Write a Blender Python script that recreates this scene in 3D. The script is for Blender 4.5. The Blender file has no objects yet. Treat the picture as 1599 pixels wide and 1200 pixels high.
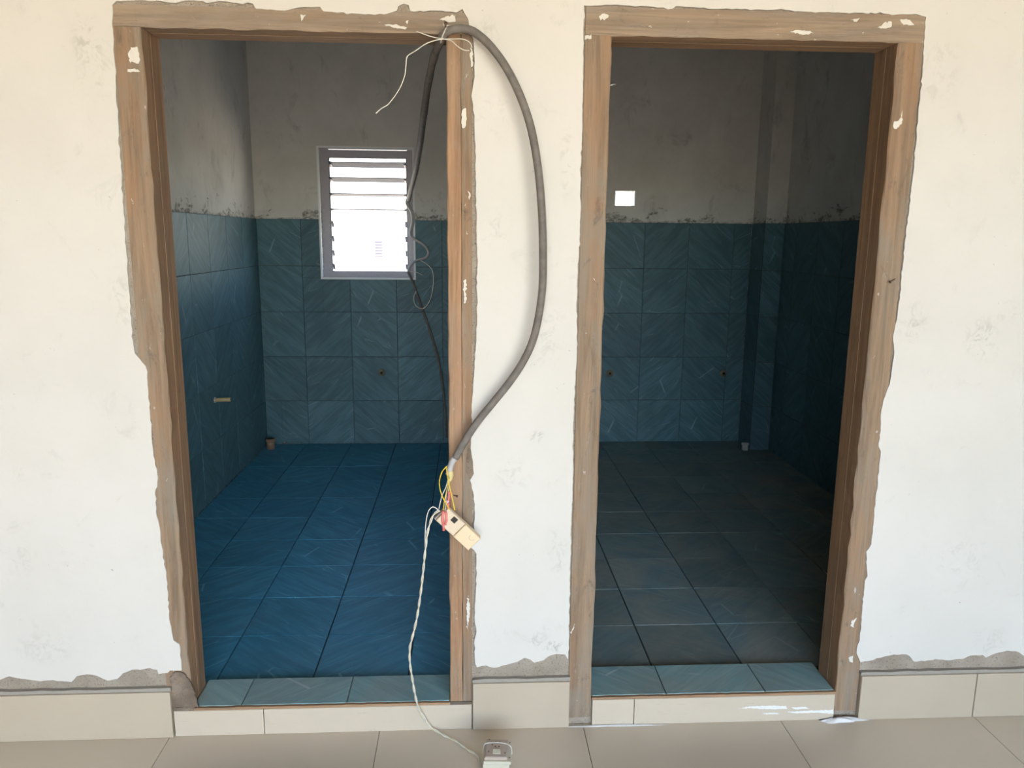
import bpy, bmesh, math, random
from mathutils import Vector, Matrix
random.seed(7)
scene = bpy.context.scene
C = scene.collection

# ------------------------------------------------------------------ camera
F_PX, PITCH, YAW, ROLL = 1200.0, 0.1882, 0.0563, 0.0095
CAM = Vector((0.0, -2.0935, 1.4577))
fw = Vector((math.sin(YAW)*math.cos(PITCH), math.cos(YAW)*math.cos(PITCH), -math.sin(PITCH)))
rt = Vector((math.cos(YAW), -math.sin(YAW), 0.0))
up = rt.cross(fw)
cr, sr = math.cos(ROLL), math.sin(ROLL)
rt, up = rt*cr + up*sr, up*cr - rt*sr
cam_d = bpy.data.cameras.new('camera'); cam = bpy.data.objects.new('camera', cam_d); C.objects.link(cam)
cam_d.sensor_width = 36.0; cam_d.lens = F_PX/1599.0*36.0; cam_d.clip_start = 0.02
cam.matrix_world = Matrix(((rt.x, up.x, -fw.x, CAM.x), (rt.y, up.y, -fw.y, CAM.y), (rt.z, up.z, -fw.z, CAM.z), (0, 0, 0, 1)))
scene.camera = cam

# ------------------------------------------------------------------ light
world = bpy.data.worlds.new('clear_sky'); scene.world = world; world.use_nodes = True
bg = world.node_tree.nodes['Background']
sky = world.node_tree.nodes.new('ShaderNodeTexSky'); sky.sky_type = 'NISHITA'; sky.sun_disc = False
sky.sun_elevation = math.radians(48); sky.sun_rotation = math.radians(135); sky.dust_density = 1.0; sky.ozone_density = 1.2
world.node_tree.links.new(sky.outputs[0], bg.inputs['Color']); bg.inputs['Strength'].default_value = 3.6
sun_d = bpy.data.lights.new('sun', 'SUN'); sun = bpy.data.objects.new('sun', sun_d); C.objects.link(sun)
sun_d.energy = 64.0; sun_d.color = (1.0, 0.87, 0.70); sun_d.angle = 0.0095
sun.rotation_euler = (math.radians(42), 0, math.radians(45))     # from the right and a little behind the camera
scene.view_settings.view_transform = 'Standard'; scene.view_settings.look = 'None'
scene.view_settings.gamma = 1.0; scene.view_settings.use_curve_mapping = False
scene.view_settings.exposure = -0.97

def at(px, py, axis, v):
    """point where the sight line of a photo pixel meets the plane axis = v"""
    d = fw + rt*((px-799.5)/F_PX) + up*((600-py)/F_PX)
    i = 'xyz'.index(axis)
    return CAM + d*((v-CAM[i])/d[i])

# ------------------------------------------------------------------ materials
def nt(name):
    m = bpy.data.materials.new(name); m.use_nodes = True
    t = m.node_tree
    return m, t, t.nodes['Principled BSDF']
class G:
    """tiny node helper"""
    def __init__(s, t): s.t = t
    def n(s, kind, **kw):
        nd = s.t.nodes.new(kind)
        for k, v in kw.items(): setattr(nd, k, v)
        return nd
    def link(s, a, b): s.t.links.new(a, b)
    def coord(s, which='Object', scale=(1,1,1), rot=(0,0,0), loc=(0,0,0)):
        tc = s.n('ShaderNodeTexCoord'); mp = s.n('ShaderNodeMapping')
        mp.inputs['Scale'].default_value = scale; mp.inputs['Rotation'].default_value = rot; mp.inputs['Location'].default_value = loc
        s.link(tc.outputs[which], mp.inputs['Vector']); return mp.outputs['Vector']
    def noise(s, vec, scale, detail=4, rough=0.55, dist=0.0):
        nd = s.n('ShaderNodeTexNoise'); nd.inputs['Scale'].default_value = scale
        nd.inputs['Detail'].default_value = detail; nd.inputs['Roughness'].default_value = rough; nd.inputs['Distortion'].default_value = dist
        s.link(vec, nd.inputs['Vector']); return nd.outputs['Fac']
    def ramp(s, fac, lo, hi, a=0.0, b=1.0):
        nd = s.n('ShaderNodeMapRange'); nd.interpolation_type = 'SMOOTHSTEP'
        nd.inputs[1].default_value = lo; nd.inputs[2].default_value = hi; nd.inputs[3].default_value = a; nd.inputs[4].default_value = b
        s.link(fac, nd.inputs[0]); return nd.outputs[0]
    def mix(s, fac, a, b):
        nd = s.n('ShaderNodeMix', data_type='RGBA')
        for sock, v in ((nd.inputs[0], fac), (nd.inputs[6], a), (nd.inputs[7], b)):
            if isinstance(v, (int, float)): sock.default_value = v
            elif isinstance(v, tuple): sock.default_value = (*v, 1)
            else: s.link(v, sock)
        return nd.outputs[2]
    def math(s, op, a, b=0.0):
        nd = s.n('ShaderNodeMath', operation=op)
        for sock, v in ((nd.inputs[0], a), (nd.inputs[1], b)):
            if isinstance(v, (int, float)): sock.default_value = v
            else: s.link(v, sock)
        return nd.outputs[0]
    def bump(s, h, bsdf, strength=0.3, dist=0.002):
        nd = s.n('ShaderNodeBump'); nd.inputs['Strength'].default_value = strength; nd.inputs['Distance'].default_value = dist
        s.link(h, nd.inputs['Height']); s.link(nd.outputs[0], bsdf.inputs['Normal'])
    def sep(s, vec):
        nd = s.n('ShaderNodeSeparateXYZ'); s.link(vec, nd.inputs[0]); return nd.outputs

def plain(name, col, rough=0.6, metal=0.0, var=0.12, scale=60):
    m, t, b = nt(name); g = G(t); v = g.coord()
    f = g.noise(v, scale, 3)
    lo = tuple(c*(1-var) for c in col); hi = tuple(min(1, c*(1+var)) for c in col)
    g.link(g.mix(f, lo, hi), b.inputs['Base Color'])
    b.inputs['Roughness'].default_value = rough; b.inputs['Metallic'].default_value = metal
    return m

def smudges(g, col, v, spots, tone):
    """dirt marks with a shape of their own: spots = (x, z, half width, half height, strength)"""
    xyz = g.sep(v); brk = g.noise(g.coord(scale=(1, 1, 1)), 28, 5, 0.7, 1.2)
    brk = g.ramp(brk, 0.47, 0.66)
    for x, z, w, h, st in spots:
        dx = g.math('DIVIDE', g.math('SUBTRACT', xyz[0], x), w); dz = g.math('DIVIDE', g.math('SUBTRACT', xyz[2], z), h)
        r = g.math('SQRT', g.math('ADD', g.math('MULTIPLY', dx, dx), g.math('MULTIPLY', dz, dz)))
        k = g.math('MULTIPLY', g.math('MULTIPLY', g.ramp(r, 1.0, 0.2), brk), st)
        col = g.mix(k, col, tone)
    return col

def mat_skin():
    m, t, b = nt('white_putty_paint'); g = G(t); v = g.coord()
    c = g.mix(g.ramp(g.noise(v, 2.2, 4, 0.6), 0.35, 0.7), (0.605, 0.573, 0.525), (0.57, 0.54, 0.49))
    f = g.ramp(g.noise(v, 9, 6, 0.72, 0.8), 0.58, 0.78, 0, 0.34)
    c = g.mix(f, c, (0.36, 0.34, 0.30))
    sp = g.ramp(g.noise(v, 75, 3, 0.5), 0.715, 0.76, 0, 0.6)
    sp = g.math('MULTIPLY', sp, g.ramp(g.noise(v, 5, 2), 0.45, 0.62))
    c = g.mix(sp, c, (0.22, 0.20, 0.18))
    pts = []
    for px, py, w, h, st in ((135, 60, 26, 50, .5), (150, 110, 40, 60, .3), (190, 470, 26, 60, .3), (1290, 0, 1, 1, 0), (1465, 115, 45, 70, .25), (1425, 505, 30, 45, .5), (1535, 530, 40, 45, .55),
                             (1575, 490, 30, 30, .3), (1500, 870, 60, 40, .3), (1545, 1000, 50, 40, .25), (760, 60, 28, 40, .35), (775, 360, 30, 40, .35), (855, 520, 40, 70, .3), (838, 682, 16, 12, .9),
                             (800, 740, 40, 40, .3), (870, 860, 24, 60, .4), (70, 1010, 60, 40, .3), (865, 1010, 26, 14, .95), (840, 1000, 30, 20, .5), (30, 870, 40, 40, .2), (885, 250, 14, 70, .35), (770, 180, 40, 50, .2)):
        p = at(px, py, 'y', 0.0); pts.append((p.x, p.z, w*0.00185, h*0.00185, st))
    c = smudges(g, c, v, pts, (0.33, 0.31, 0.27))
    g.link(c, b.inputs['Base Color']); b.inputs['Roughness'].default_value = 0.75
    g.bump(g.noise(v, 14, 6, 0.6), b, 0.25, 0.004)
    return m

def mat_cement(name='raw_cement', lo=(0.29, 0.24, 0.185), hi=(0.38, 0.32, 0.255)):
    m, t, b = nt(name); g = G(t); v = g.coord()
    c = g.mix(g.ramp(g.noise(v, 12, 5), 0.3, 0.7), lo, hi)
    c = g.mix(g.ramp(g.noise(v, 160, 3, 0.6), 0.56, 0.68, 0, 0.75), c, (0.12, 0.105, 0.085))
    g.link(c, b.inputs['Base Color']); b.inputs['Roughness'].default_value = 0.95
    g.bump(g.noise(v, 150, 4, 0.65), b, 0.9, 0.006)
    return m

def mat_room_plaster(name, top, a, bcol):
    m, t, b = nt(name); g = G(t); v = g.coord()
    c = g.mix(g.ramp(g.noise(v, 3, 6, 0.65), 0.35, 0.68), a, bcol)
    f = g.ramp(g.noise(g.coord(scale=(1, 1, 0.6)), 6, 7, 0.75, 0.6), 0.54, 0.72, 0, 0.55)
    c = g.mix(f, c, tuple(x*0.45 for x in a))
    z = g.sep(v)[2]
    n = g.noise(g.coord(scale=(1, 1, 1.5)), 7, 6, 0.72, 0.5)
    reach = g.math('ADD', g.math('MULTIPLY', g.ramp(n, 0.44, 0.74), 0.13), top + 0.006)
    k = g.ramp(g.math('SUBTRACT', z, reach), 0.012, -0.014)
    k = g.math('MULTIPLY', k, g.ramp(g.noise(g.coord(scale=(1, 1, 1.8), rot=(0, 0.4, 0)), 26, 6, 0.7, 0.8), 0.40, 0.60, 0.08, 0.85))
    c = g.mix(k, c, (0.10, 0.09, 0.075))
    g.link(c, b.inputs['Base Color']); b.inputs['Roughness'].default_value = 0.9
    g.bump(g.noise(v, 12, 6, 0.6), b, 0.3, 0.005)
    return m

def mat_tile(name, dark, mid, light, dust, rough):
    m, t, b = nt(name); g = G(t)
    tc = g.n('ShaderNodeTexCoord'); oi = g.n('ShaderNodeObjectInfo')
    off = g.n('ShaderNodeVectorMath', operation='SCALE'); off.inputs[0].default_value = (7.3, 3.1, 5.7); g.link(oi.outputs['Random'], off.inputs['Scale'])
    def co(rot, sc):
        mp = g.n('ShaderNodeMapping'); mp.inputs['Rotation'].default_value = (0, 0, rot); mp.inputs['Scale'].default_value = sc
        r = g.n('ShaderNodeMapping'); r.inputs['Rotation'].default_value = (0, 0, rot)
        g.link(tc.outputs['UV'], r.inputs['Vector'])
        s2 = g.n('ShaderNodeVectorMath', operation='MULTIPLY'); s2.inputs[1].default_value = sc; g.link(r.outputs[0], s2.inputs[0])
        a = g.n('ShaderNodeVectorMath', operation='ADD'); g.link(s2.outputs[0], a.inputs[0]); g.link(off.outputs[0], a.inputs[1])
        return a.outputs[0]
    st = g.noise(co(math.radians(-42), (0.9, 7.5, 1)), 1.6, 5, 0.6, 0.5)
    c = g.mix(g.ramp(st, 0.34, 0.66), dark, mid)
    fi = g.noise(co(math.radians(-36), (1.0, 16, 1)), 1.7, 3, 0.5, 0.9)
    c = g.mix(g.ramp(fi, 0.60, 0.74, 0, 0.45), c, light)
    vo = g.n('ShaderNodeTexVoronoi', feature='DISTANCE_TO_EDGE'); vo.inputs['Scale'].default_value = 1.0
    g.link(co(math.radians(-38), (0.55, 2.6, 1)), vo.inputs['Vector'])
    vein = g.math('MULTIPLY', g.ramp(vo.outputs['Distance'], 0.011, 0.002), g.ramp(g.noise(co(0.4, (1, 1, 1)), 2.3, 2), 0.48, 0.60))
    c = g.mix(g.math('MULTIPLY', vein, 0.4), c, tuple(min(1, x*1.7+0.03) for x in light))
    v = g.coord('Generated') if False else None
    geo = g.n('ShaderNodeNewGeometry')
    du = g.ramp(g.noise(geo.outputs['Position'], 3.2, 6, 0.7, 0.6), 0.36, 0.72, dust*0.35, dust)
    c = g.mix(du, c, (0.36, 0.32, 0.25))
    hv = g.n('ShaderNodeHueSaturation'); g.link(c, hv.inputs['Color'])
    g.link(g.ramp(oi.outputs['Random'], 0, 1, 0.9, 1.1), hv.inputs['Value'])
    g.link(hv.outputs[0], b.inputs['Base Color'])
    b.inputs['Roughness'].default_value = rough; b.inputs['Specular IOR Level'].default_value = 0.3
    g.bump(st, b, 0.12, 0.002)
    return m

def mat_hall_tile():
    m, t, b = nt('polished_beige_tile'); g = G(t)
    geo = g.n('ShaderNodeNewGeometry'); p = geo.outputs['Position']
    c = g.mix(g.ramp(g.noise(p, 2.5, 3, 0.5, 0.4), 0.2, 0.8), (0.60, 0.52, 0.40), (0.65, 0.565, 0.44))
    g.link(c, b.inputs['Base Color']); b.inputs['Roughness'].default_value = 0.24
    return m

def mat_glazed(name, col, marks=0.0):
    m, t, b = nt(name); g = G(t); v = g.coord()
    c = g.mix(g.ramp(g.noise(v, 3, 4), 0.3, 0.7), col, tuple(x*0.93 for x in col))
    if marks:
        k = g.ramp(g.noise(g.coord(scale=(0.35, 1, 3)), 30, 5, 0.7, 1.0), 0.60, 0.70, 0, marks)
        c = g.mix(k, c, (0.25, 0.22, 0.18))
    g.link(c, b.inputs['Base Color']); b.inputs['Roughness'].default_value = 0.28
    return m

def mat_wood(name, axis, base, warm, grey, greyamt, specks=0.5):
    m, t, b = nt(name); g = G(t)
    sc = {'z': (34, 34, 1.6), 'x': (1.6, 34, 34)}[axis]
    v = g.coord(); vg = g.coord(scale=sc)
    c = g.mix(g.ramp(g.noise(vg, 1.0, 6, 0.7, 0.6), 0.3, 0.72), tuple(x*0.58 for x in base), tuple(min(1, x*1.18) for x in base))
    big = {'z': (5, 5, 1.1), 'x': (1.1, 5, 5)}[axis]
    c = g.mix(g.ramp(g.noise(g.coord(scale=big, loc=(3.1, 1.7, 0.4)), 1.6, 4, 0.6), 0.45, 0.68, 0, 0.6), c, warm)
    fine = g.coord(scale=tuple(k*3.0 for k in sc))
    c = g.mix(g.ramp(g.noise(fine, 1.0, 4, 0.6, 0.3), 0.52, 0.70, 0, 0.45), c, tuple(x*0.45 for x in base))
    c = g.mix(g.ramp(g.noise(g.coord(scale=big, loc=(0.3, 8.1, 2.4)), 2.6, 6, 0.7, 0.5), 0.42, 0.66, 0, greyamt), c, grey)
    c = g.mix(g.ramp(g.noise(g.coord(scale=(1, 1, 0.5) if axis == 'z' else (0.5, 1, 1)), 24, 7, 0.8, 0.6), 0.55, 0.72, 0, 0.7*min(1, greyamt*1.5)), c, tuple(x*0.36 for x in grey))
    c = g.mix(g.ramp(g.noise(g.coord(scale=(1, 1, 0.3) if axis == 'z' else (0.3, 1, 1), loc=(1.3, 0, 4.2)), 40, 6, 0.75, 0.4), 0.60, 0.72, 0, specks*0.55), c, (0.50, 0.46, 0.40))
    c = g.mix(g.ramp(g.noise(g.coord(scale=(1, 1, 0.45) if axis == 'z' else (0.45, 1, 1)), 60, 4, 0.6), 0.675, 0.715, 0, specks), c, (0.62, 0.58, 0.52))
    g.link(c, b.inputs['Base Color']); b.inputs['Roughness'].default_value = 0.8
    g.bump(g.noise(vg, 1.2, 6, 0.7), b, 0.6, 0.003)
    return m

M = {}
M['skin'] = mat_skin(); M['cement'] = mat_cement()
TOPZ = 1.563
M['plaster'] = mat_room_plaster('stained_room_plaster', TOPZ, (0.68, 0.67, 0.64), (0.60, 0.59, 0.56))
M['wall_tile'] = mat_tile('teal_feather_wall_tile', (0.050, 0.120, 0.150), (0.075, 0.172, 0.212), (0.16, 0.26, 0.30), 0.08, 0.5)
M['floor_tile'] = mat_tile('teal_feather_floor_tile', (0.035, 0.210, 0.320), (0.055, 0.290, 0.430), (0.16, 0.41, 0.52), 0.10, 0.45)
M['floor_tile_dusty'] = mat_tile('dusty_teal_floor_tile', (0.080, 0.19, 0.215), (0.12, 0.25, 0.27), (0.24, 0.34, 0.34), 0.75, 0.5)
M['sill_tile'] = mat_tile('dusty_teal_sill_tile', (0.16, 0.38, 0.41), (0.26, 0.50, 0.51), (0.52, 0.65, 0.63), 0.55, 0.5)
M['grout'] = plain('dark_grout', (0.055, 0.065, 0.07), 0.95)
M['hall_tile'] = mat_hall_tile()
M['hall_joint'] = plain('hall_joint', (0.13, 0.11, 0.09), 0.9)
M['skirting'] = mat_glazed('cream_skirting_tile', (0.46, 0.385, 0.29))
M['riser'] = mat_glazed('marked_cream_riser_tile', (0.53, 0.45, 0.35), 0.35)
M['mortar'] = plain('grey_mortar', (0.30, 0.27, 0.225), 0.95, scale=120)
W = dict(base=(0.275, 0.185, 0.115), warm=(0.305, 0.17, 0.09), grey=(0.23, 0.195, 0.15))
M['wood_z'] = mat_wood('weathered_wood_upright', 'z', W['base'], W['warm'], W['grey'], 0.7)
M['wood_x'] = mat_wood('weathered_wood_head', 'x', (0.30, 0.22, 0.15), (0.32, 0.21, 0.13), (0.26, 0.215, 0.175), 0.6, 0.6)
M['wood_in'] = mat_wood('bare_wood_upright', 'z', (0.32, 0.19, 0.105), (0.33, 0.18, 0.09), (0.27, 0.205, 0.14), 0.35, 0.15)
M['wood_inx'] = mat_wood('bare_wood_head', 'x', (0.36, 0.22, 0.12), (0.33, 0.17, 0.09), (0.30, 0.24, 0.17), 0.3, 0.1)
M['wood_red'] = mat_wood('reddish_wood_upright', 'z', (0.36, 0.205, 0.11), (0.38, 0.185, 0.10), (0.29, 0.225, 0.16), 0.5, 0.4)
M['dirt'] = mat_cement('brown_cement_dirt', (0.14, 0.10, 0.07), (0.29, 0.225, 0.165))
M['paint_drip'] = plain('dried_white_paint', (0.62, 0.585, 0.52), 0.8)
M['iron'] = plain('rusty_iron', (0.12, 0.075, 0.05), 0.7, 0.3)
M['steel'] = plain('dull_steel', (0.40, 0.40, 0.40), 0.45, 0.7)
M['cable'] = plain('dusty_black_cable', (0.15, 0.132, 0.115), 0.75, var=0.6, scale=38)
M['cable_grey'] = plain('grey_sheath_and_glare', (0.40, 0.38, 0.38), 0.6)  # cable end sleeve, also the glare on the wall lead
M['twine'] = plain('pale_wire_insulation', (0.56, 0.52, 0.44), 0.6)
M['white_wire'] = plain('white_wire_insulation', (0.66, 0.63, 0.56), 0.5)
M['yellow'] = plain('yellow_wire_insulation', (0.78, 0.52, 0.04), 0.5)
M['flex'] = plain('cream_flex', (0.62, 0.56, 0.40), 0.55)
M['flex2'] = plain('pale_flex', (0.60, 0.58, 0.52), 0.55)
M['red_tape'] = plain('red_insulating_tape', (0.62, 0.16, 0.14), 0.45)
M['violet_tape'] = plain('pale_violet_tape', (0.58, 0.42, 0.55), 0.5)
M['box_beige'] = plain('beige_plastic', (0.62, 0.50, 0.36), 0.5, var=0.06)
M['box_tan'] = plain('tan_plastic', (0.68, 0.53, 0.34), 0.5, var=0.06)
M['box_back'] = plain('grey_beige_plastic', (0.50, 0.42, 0.34), 0.6)
M['black'] = plain('dark_recess', (0.025, 0.018, 0.012), 0.7)
M['socket_white'] = plain('cream_socket_plastic', (0.50, 0.475, 0.37), 0.45, var=0.06)
M['socket_plate'] = plain('pinkish_cream_plate', (0.43, 0.35, 0.285), 0.45, var=0.05)
M['pvc'] = plain('yellowed_pvc', (0.42, 0.34, 0.18), 0.5)
M['pvc_brown'] = plain('brown_pvc', (0.24, 0.145, 0.09), 0.6)
M['pvc_grey'] = plain('grey_pvc', (0.45, 0.45, 0.44), 0.5)
M['brass'] = plain('dull_brass', (0.45, 0.40, 0.27), 0.4, 0.6)
M['win_frame'] = plain('grey_window_frame', (0.42, 0.40, 0.44), 0.5)
M['clip'] = plain('aluminium_clip', (0.30, 0.29, 0.31), 0.5, 0.4)
M['white_render'] = plain('white_outdoor_render', (0.86, 0.86, 0.86), 0.9, var=0.03, scale=3)
M['hall_wall'] = plain('bare_cement_hall_plaster', (0.26, 0.235, 0.205), 0.9, var=0.12, scale=4)  # finish of the unseen hall, chosen dark to cut bounced light
M['yard_wall'] = plain('cream_yard_wall', (0.62, 0.53, 0.40), 0.9, var=0.05, scale=2)
M['ground'] = plain('pale_sandy_ground', (0.50, 0.43, 0.32), 0.95, scale=6)
M['vent'] = plain('lilac_grey_vent', (0.14, 0.13, 0.16), 0.8); M['vent_dark'] = plain('grey_vent_slat', (0.09, 0.085, 0.10), 0.8)
M['powder'] = plain('white_putty_powder', (0.70, 0.69, 0.67), 0.95, var=0.12, scale=90)
mg, t_, b_ = nt('frosted_louvre_glass'); M['glass'] = mg
g_ = G(t_); g_.link(g_.mix(g_.noise(g_.coord(), 30, 3), (0.036, 0.055, 0.095), (0.045, 0.068, 0.115)), b_.inputs['Base Color'])
b_.inputs['Roughness'].default_value = 0.5; b_.inputs['Transmission Weight'].default_value = 0.02; b_.inputs['Specular IOR Level'].default_value = 0.1

# ------------------------------------------------------------------ mesh helpers
def tag(o, label=None, cat=None, group=None, kind=None):
    if label: o['label'] = label
    if cat: o['category'] = cat
    if group: o['group'] = group
    if kind: o['kind'] = kind
    return o
def link(name, me, mats, parent=None):
    o = bpy.data.objects.new(name, me); C.objects.link(o)
    if parent: o.parent = parent
    if me is not None:
        for m in (mats if isinstance(mats, (list, tuple)) else [mats]):
            if m.name not in [x.name for x in me.materials if x]: me.materials.append(m)
    return o
def empty(name, loc=(0, 0, 0), parent=None):
    o = bpy.data.objects.new(name, None); C.objects.link(o); o.location = loc; o.empty_display_size = 0.05
    if parent: o.parent = parent
    return o
class MB:
    def __init__(s): s.v = []; s.f = []; s.mi = []; s.sm = []
    def add(s, vs, fs, mi=0, smooth=False):
        o = len(s.v); s.v += [tuple(x) for x in vs]
        for f in fs: s.f.append([i+o for i in f]); s.mi.append(mi); s.sm.append(smooth)
    def box(s, x0, x1, y0, y1, z0, z1, mi=0):
        vs = [(x, y, z) for z in (z0, z1) for y in (y0, y1) for x in (x0, x1)]
        s.add(vs, [(0, 2, 3, 1), (4, 5, 7, 6), (0, 1, 5, 4), (2, 6, 7, 3), (0, 4, 6, 2), (1, 3, 7, 5)], mi)
    def obox(s, c, ax, hx, hy, hz, ch=0.0, mi=0):
        """oriented box with optional chamfer on its +z face; ax = three unit axes"""
        vs = []
        for (sz, k) in (((-1, 0), (1-2*ch/(2*hz) if ch else 1, 0), (1, ch)) if ch else ((-1, 0), (1, 0))):
            for sx, sy in ((-1, -1), (1, -1), (1, 1), (-1, 1)):
                vs.append(Vector(c) + ax[0]*(sx*(hx-k)) + ax[1]*(sy*(hy-k)) + ax[2]*(sz*hz))
        n = len(vs)//4; fs = [(3, 2, 1, 0), tuple(range(4*n-4, 4*n))]
        for r in range(n-1):
            for i in range(4): fs.append((4*r+i, 4*r+(i+1) % 4, 4*r+4+(i+1) % 4, 4*r+4+i))
        s.add(vs, fs, mi)
    def tube(s, pts, rad, seg=8, mi=0, caps=True):
        pts = [Vector(p) for p in pts]; n = len(pts)
        if not isinstance(rad, (list, tuple)): rad = [rad]*n
        t0 = (pts[1]-pts[0]).normalized(); a = Vector((0, 0, 1)) if abs(t0.z) < 0.9 else Vector((1, 0, 0))
        nrm = (a - t0*a.dot(t0)).normalized(); vs = []
        for i, p in enumerate(pts):
            t = (pts[min(i+1, n-1)]-pts[max(i-1, 0)]).normalized()
            nrm = (nrm - t*nrm.dot(t)).normalized(); bn = t.cross(nrm)
            for k in range(seg):
                an = 2*math.pi*k/seg; vs.append(p + (nrm*math.cos(an)+bn*math.sin(an))*rad[i])
        fs = [(i*seg+k, i*seg+(k+1) % seg, (i+1)*seg+(k+1) % seg, (i+1)*seg+k) for i in range(n-1) for k in range(seg)]
        if caps: fs += [tuple(range(seg))[::-1], tuple(range((n-1)*seg, n*seg))]
        s.add(vs, fs, mi, True)
    def poly(s, pts, y0, y1, mi=0):
        """closed outline in the x-z plane pushed from y0 (front) to y1"""
        n = len(pts)
        s.add([(p[0], y0, p[1]) for p in pts] + [(p[0], y1, p[1]) for p in pts],
              [tuple(range(n)), tuple(range(n, 2*n))[::-1]] + [(i, i+n, (i+1) % n+n, (i+1) % n) for i in range(n)], mi)
    def build(s, name, mats, parent=None):
        me = bpy.data.meshes.new(name); me.from_pydata(s.v, [], s.f)
        me.polygons.foreach_set('material_index', s.mi); me.polygons.foreach_set('use_smooth', s.sm)
        ms = mats if isinstance(mats, (list, tuple)) else [mats]
        for m in ms: me.materials.append(m)
        bm = bmesh.new(); bm.from_mesh(me); bmesh.ops.recalc_face_normals(bm, faces=bm.faces); bm.to_mesh(me); bm.free()
        me.update()
        o = bpy.data.objects.new(name, me); C.objects.link(o)
        if parent: o.parent = parent
        return o
def spline(pts, n=8):
    pts = [Vector(p) for p in pts]; P = [pts[0]*2-pts[1]] + pts + [pts[-1]*2-pts[-2]]; out = []
    for i in range(1, len(P)-2):
        a, b, c, d = P[i-1], P[i], P[i+1], P[i+2]
        for k in range(n):
            t = k/n
            out.append(0.5*((2*b) + (c-a)*t + (2*a-5*b+4*c-d)*t*t + (3*b-a-3*c+d)*t**3))
    out.append(pts[-1]); return out
def cells(r, holes):
    """rectangle minus rectangles, as rectangles"""
    u0, u1, v0, v1 = r; hs = [h for h in holes if h[0] < u1 and h[1] > u0 and h[2] < v1 and h[3] > v0]
    if not hs: return [r]
    us = sorted({u0, u1} | {x for h in hs for x in h[:2] if u0 < x < u1}); vs = sorted({v0, v1} | {x for h in hs for x in h[2:] if v0 < x < v1})
    out = []
    for a, b in zip(us, us[1:]):
        for c, d in zip(vs, vs[1:]):
            mu, mv = (a+b)/2, (c+d)/2
            if not any(h[0] < mu < h[1] and h[2] < mv < h[3] for h in hs): out.append((a, b, c, d))
    return out
_tiles = {}
def tile_mesh(rects, mirror, th, ch, mat, name):
    key = (tuple(tuple(round(x, 4) for x in r) for r in rects), mirror, th, mat.name)
    if key in _tiles: return _tiles[key]
    b = MB()
    for a, c, d, e in rects:
        b.obox(((a+c)/2, (d+e)/2, th/2), (Vector((1, 0, 0)), Vector((0, 1, 0)), Vector((0, 0, 1))), (c-a)/2, (e-d)/2, th/2, ch)
    me = bpy.data.meshes.new(name); me.from_pydata(b.v, [], b.f); me.materials.append(mat)
    bm = bmesh.new(); bm.from_mesh(me); bmesh.ops.recalc_face_normals(bm, faces=bm.faces); bm.to_mesh(me); bm.free()
    uv = me.uv_layers.new(name='UVMap')
    for l in me.loops:
        co = me.vertices[l.vertex_index].co; uv.data[l.index].uv = ((-1 if mirror else 1)*co.x/0.3, co.y/0.3)
    _tiles[key] = me; return me
def tiles(parent, name, O, U, V, uj, vj, mat, th=0.008, gap=0.003, holes=(), ch=0.0012, jit=0.0, flip=0):
    """lay tiles cell by cell between the joints uj x vj on the plane O + u*U + v*V; thickness along U x V"""
    U, V, O = Vector(U), Vector(V), Vector(O); N = U.cross(V)
    if name == 'wall_tile':                                   # dark grout bed behind the tiles
        bd = MB()
        for a, b, c, d in cells((uj[0], uj[-1], vj[0], vj[-1]), holes):
            bd.obox(O+U*((a+b)/2)+V*((c+d)/2)+N*(th*0.32), (U, V, N), (b-a)/2, (d-c)/2, th*0.32)
        bd.build('grout_bed', M['grout'], parent)
    for i, (a, b) in enumerate(zip(uj, uj[1:])):
        for j, (c, d) in enumerate(zip(vj, vj[1:])):
            if b-a < 0.012 or d-c < 0.012: continue
            mu, mv = (a+b)/2, (c+d)/2
            r = (a+gap/2-mu, b-gap/2-mu, c+gap/2-mv, d-gap/2-mv)
            rs = cells(r, [(h[0]-mu, h[1]-mu, h[2]-mv, h[3]-mv) for h in holes])
            if not rs: continue
            me = tile_mesh(rs, (i+flip) % 2 == 0, th, ch, mat, name)
            o = bpy.data.objects.new(name, me); C.objects.link(o); o.parent = parent
            p = O + U*mu + V*mv + N*(random.uniform(-1, 1)*jit)
            o.matrix_world = Matrix(((U.x, V.x, N.x, p.x), (U.y, V.y, N.y, p.y), (U.z, V.z, N.z, p.z), (0, 0, 0, 1))) @ \
                Matrix.Rotation(random.uniform(-1, 1)*jit*4, 4, 'X') @ Matrix.Rotation(random.uniform(-1, 1)*jit*4, 4, 'Y')
def joints(start, step, lo, hi):
    k = math.ceil((lo-start)/step + 0.03); out = [lo]
    while start+k*step < hi-0.01: out.append(start+k*step); k += 1
    return out+[hi]

# ------------------------------------------------------------------ setting: dimensions
YW = 0.006                       # face of the raw front wall, putty skin in front of it
YB0 = 0.128                      # its inner face
YB, WT = 3.030, 0.115            # back wall and its thickness
XL, XR = -1.372, 2.012           # tiled faces of the side walls
PX0, PX1 = 0.105, 0.205          # partition
CEIL = 2.95
HX0, HX1, HY = -3.4, 5.0, -5.4   # hall
TH = 0.008
ZF1, ZF2 = 0.072, 0.076          # bathroom floor tops
ZS1, ZS2 = 0.0896, 0.094         # threshold tops
D1 = dict(x0=-0.886, x1=0.007, i0=-0.817, i1=-0.058, zh=1.965, zt=2.016, zb=0.088)
D2 = dict(x0=0.2985, x1=1.196, i0=0.3676, i1=1.1263, zh=1.971, zt=2.040, zb=0.024)

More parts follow.
